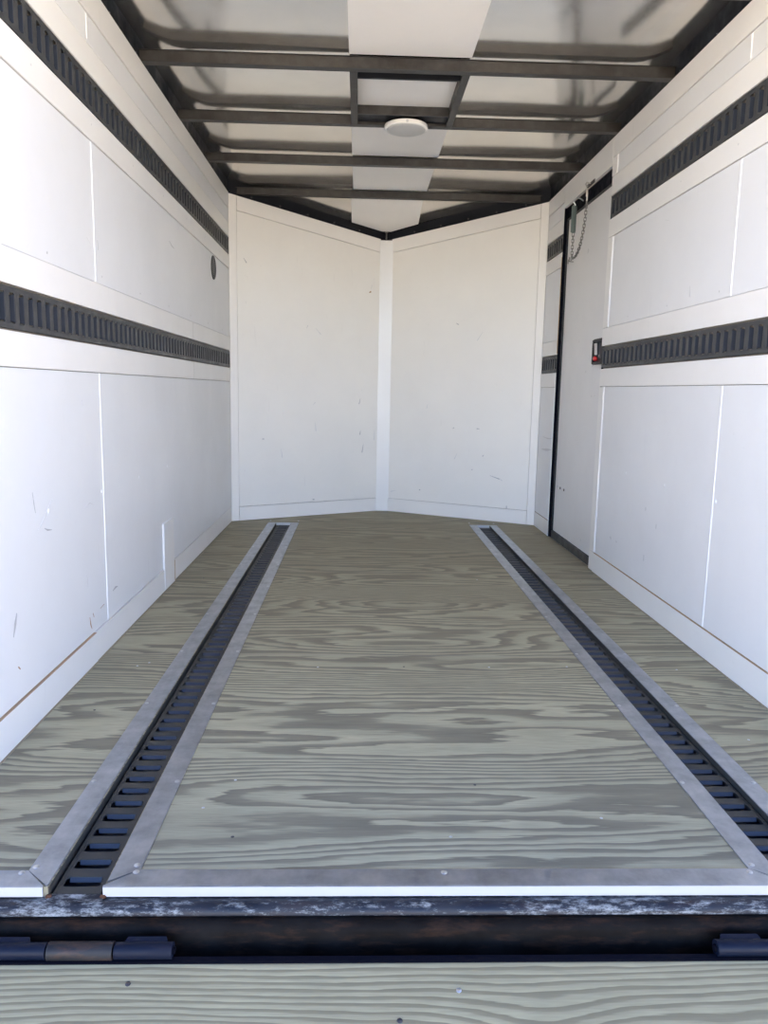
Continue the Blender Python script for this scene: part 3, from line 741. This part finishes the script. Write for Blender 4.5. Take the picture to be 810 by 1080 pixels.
# ------------------------------------------------------------------ round vent on the left wall
t = empty('wall_vent', (-A, 4.645, 1.500), label='round dark vent high on the left wall near the nose', category='vent')
c = (-A-.0002, 4.645, 1.568)
MB().lathe([(.066,0),(.066,.004),(.062,.0065),(.054,.0065),(.053,.0035)], c, (1,0,0), 40).build('ring', 'track', t, smooth=True)
MB().lathe([(.0528,.0005),(.0528,.0030)], c, (1,0,0), 40).build('recess', 'rail', t)
b = MB()
for k in range(-4, 5):
    z = c[2]+k*.0112; hw_ = math.sqrt(max(0,.052**2-(k*.0112)**2)); b.slab([(-A+.0028,4.645-hw_,z-.002),(-A+.0028,4.645+hw_,z-.002),(-A+.0055,4.645+hw_,z+.003),(-A+.0055,4.645-hw_,z+.003)], (1,0,-.5), .0012)
b.build('louvre', 'hinge', t)

# ------------------------------------------------------------------ side door
dr = empty('door_1', (A, DY0, 0), kind='structure')
MB().box(A+.020, A+.045, DY0+.006, DY1-.03, .047, 1.908).build('door_panel', 'door', dr, bevel=.002)
fr = MB()
fr.box(A-.001, A+.060, DY1-.0045, DY1, .0, DZ)                # far jamb
fr.box(A+.012, A+.060, DY1-.030, DY1-.005, .0, DZ)
fr.box(A+.012, A+.060, DY0+.001, DY1-.031, 1.912, DZ-.0005)     # head
fr.box(A+.004, A+.060, DY0-.0005, DY0+.0045, .0, DZ-.001)       # near jamb
fr.build('door_frame', 'black', dr)
MB().box(A+.010, A+.060, DY0+.005, DY1-.031, .0005, .046).build('door_sill', 'track', dr, bevel=.001)
b = MB().tube([(A+.016,DY1-.034,.05),(A+.016,DY1-.034,1.90)], .006, 10); b.build('gasket', 'rubber', dr)
b = MB().tube([(A+.016,DY0+.01,1.906),(A+.016,DY1-.034,1.906)], .006, 10); b.build('gasket', 'rubber', dr)
for y_ in (4.70, 4.63, 4.545):
    MB().lathe([(.008,0),(.008,.002),(.004,.004)], (A+.0197, y_, .327-.0), (-1,0,0), 12).build('bolt_head', 'screw_dark' if y_ < 4.68 else 'zinc', dr)
mk = MB(); mk.slab([(A+.0192,4.10,1.045),(A+.0192,4.135,1.03),(A+.0192,4.10,1.075)], (-1,0,0), .0006); mk.build('scuff_mark', 'scuff2', dr)
for (y_, z_, s_) in ((4.237,1.012,.006),(4.104,.881,.006),(4.05,.885,.004),(4.40,1.18,.005),(4.32,1.655,.014),(4.15,.10,.007)):
    mk = MB(); mk.slab([(A+.0192,y_-s_,z_-s_*.5),(A+.0192,y_+s_,z_-s_),(A+.0192,y_+s_*.8,z_+s_),(A+.0192,y_-s_*.6,z_+s_*.7)], (-1,0,0), .0006); mk.build('scuff_mark', 'scuff2', dr)
# flush latch of the door
lt = empty('door_latch', (A+.02, 4.0, 1.045), label='black recessed door latch with a chrome lever and a red knob', category='latch')
b = MB()
Z0, Z1, YA, YZ = 1.043, 1.172, 3.918, 4.092
xf = A+.0035
b.box(xf, A+.0195, YA, YA+.014, Z0, Z1); b.box(xf, A+.0195, YZ-.020, YZ, Z0+.002, Z1-.002)
b.box(xf, A+.0195, YA+.014, YZ-.02, Z0, Z0+.014); b.box(xf, A+.0195, YA+.014, YZ-.02, Z1-.014, Z1)
b.box(A+.0150, A+.0195, YA+.014, YZ-.02, Z0+.014, Z1-.014)
b.build('bezel', 'plastic', lt, bevel=.003, smooth=True)
MB().slab([(A+.004,4.046,1.092),(A+.004,4.022,1.092),(A+.0015,4.026,1.150),(A+.0015,4.052,1.150)], (-1,0,0), .008).build('lever', 'chrome', lt, bevel=.002)
MB().lathe([(.010,0),(.012,.004),(.012,.012),(.009,.016)], (A+.014,4.040,1.073), (-1,0,0), 20).build('knob', 'red', lt, smooth=True)
MB().lathe([(.006,0),(.006,.008)], (A+.014,3.975,1.085), (-1,0,0), 14).build('lock_cylinder', 'chrome', lt, smooth=True)
MB().box(A+.004, A+.012, 3.955, 3.962, 1.075, 1.15).build('slide', 'screw_dark', lt)

# ------------------------------------------------------------------ check chain with spring, hanging in the door head
ct = empty('door_chain', (A-.02, 4.30, 1.97), label='thin steel check chain with a grey spring hanging at the top of the side door', category='chain')
xc = A-.022
MB().box(A-.006, A-.0035, 4.19, 4.33, 1.972, 1.992).build('bracket', 'screw_dark', ct, bevel=.001)
hk = MB().tube([(A-.006,4.262,1.985),(xc-.004,4.262,1.990),(xc-.010,4.26,1.980),(xc-.004,4.26,1.965),(xc+.002,4.26,1.972)], .0032, 8)
hk.tube([(xc,4.262,1.962),(xc,4.25,1.93),(xc,4.255,1.895)], .004, 8); hk.tube([(xc,4.275,1.962),(xc,4.27,1.92)], .003, 8)
hk.build('clip', 'chrome', ct, smooth=True)
hk = MB().tube([(xc+.004,4.49,1.925),(xc-.008,4.49,1.945),(xc,4.455,1.958),(xc+.016,4.44,1.950),(A+.012,4.445,1.94)], .0035, 8); hk.build('hook', 'zinc', ct, smooth=True)
# path of the links
path = [Vector((xc,y_,z_)) for y_, z_ in ((4.257,1.895),(4.262,1.85),(4.268,1.81),(4.285,1.765),(4.312,1.72),(4.345,1.68),(4.385,1.655),(4.43,1.640),(4.47,1.638),(4.497,1.655),(4.500,1.70),(4.497,1.74),(4.497,1.783))]
def resample(path, step):
    out = [path[0].copy()]; i = 0; cur = path[0].copy(); rem = step
    while i < len(path)-1:
        seg = path[i+1]-cur
        if seg.length >= rem: cur = cur+seg.normalized()*rem; out.append(cur.copy()); rem = step
        else: rem -= seg.length; i += 1; cur = path[i].copy()
    return out
ps = resample(path, .0165)
cm = MB()
for i in range(len(ps)-1):
    a, c_ = ps[i], ps[i+1]; mid = (a+c_)/2; d = (c_-a).normalized(); side = Vector((1,0,0)) if i % 2 else d.cross(Vector((1,0,0))).normalized()
    hl, hw_ = .0118, .0062; ring = []
    for q in range(14):
        an = 2*math.pi*q/14; cx_, sy_ = math.cos(an), math.sin(an)
        ring.append(mid+d*(cx_*.0062+math.copysign(hl-.0062, cx_) if abs(cx_) > .01 else 0)+side*sy_*hw_)
    cm.tube(ring, .0019, 6, closed=True)
cm.build('links', 'chain', ct, smooth=True)
lk = MB(); ring = [Vector((xc,4.545+.006*math.cos(2*math.pi*q/12),1.645+.012*math.sin(2*math.pi*q/12))) for q in range(12)]
lk.tube(ring, .002, 6, closed=True); ring = [Vector((xc+.001,4.578+.006*math.cos(2*math.pi*q/12),1.638+.012*math.sin(2*math.pi*q/12))) for q in range(12)]
lk.tube(ring, .002, 6, closed=True); ring = [Vector((xc+.003,4.515+.014*math.cos(2*math.pi*q/12),1.640+.005*math.sin(2*math.pi*q/12))) for q in range(12)]
lk.tube(ring, .002, 6, closed=True)
lk.tube([(xc,4.578,1.640),(A+.004,4.60,1.642),(A+.016,4.604,1.642)], .0022, 6); lk.build('end_links', 'chain', ct, smooth=True)
hx = [Vector((xc+.0125*math.cos(q*.6), 4.500+.0125*math.sin(q*.6), 1.785+q*.6/(2*math.pi)*.0056)) for q in range(260)]
hx = [p for p in hx if p.z < 1.922]
MB().tube(hx, .0024, 6).build('spring', 'spring', ct, smooth=True)
MB().tube([(xc,4.50,1.78),(xc,4.50,1.93)], .0088, 12).build('spring_core', 'spring', ct, smooth=True)
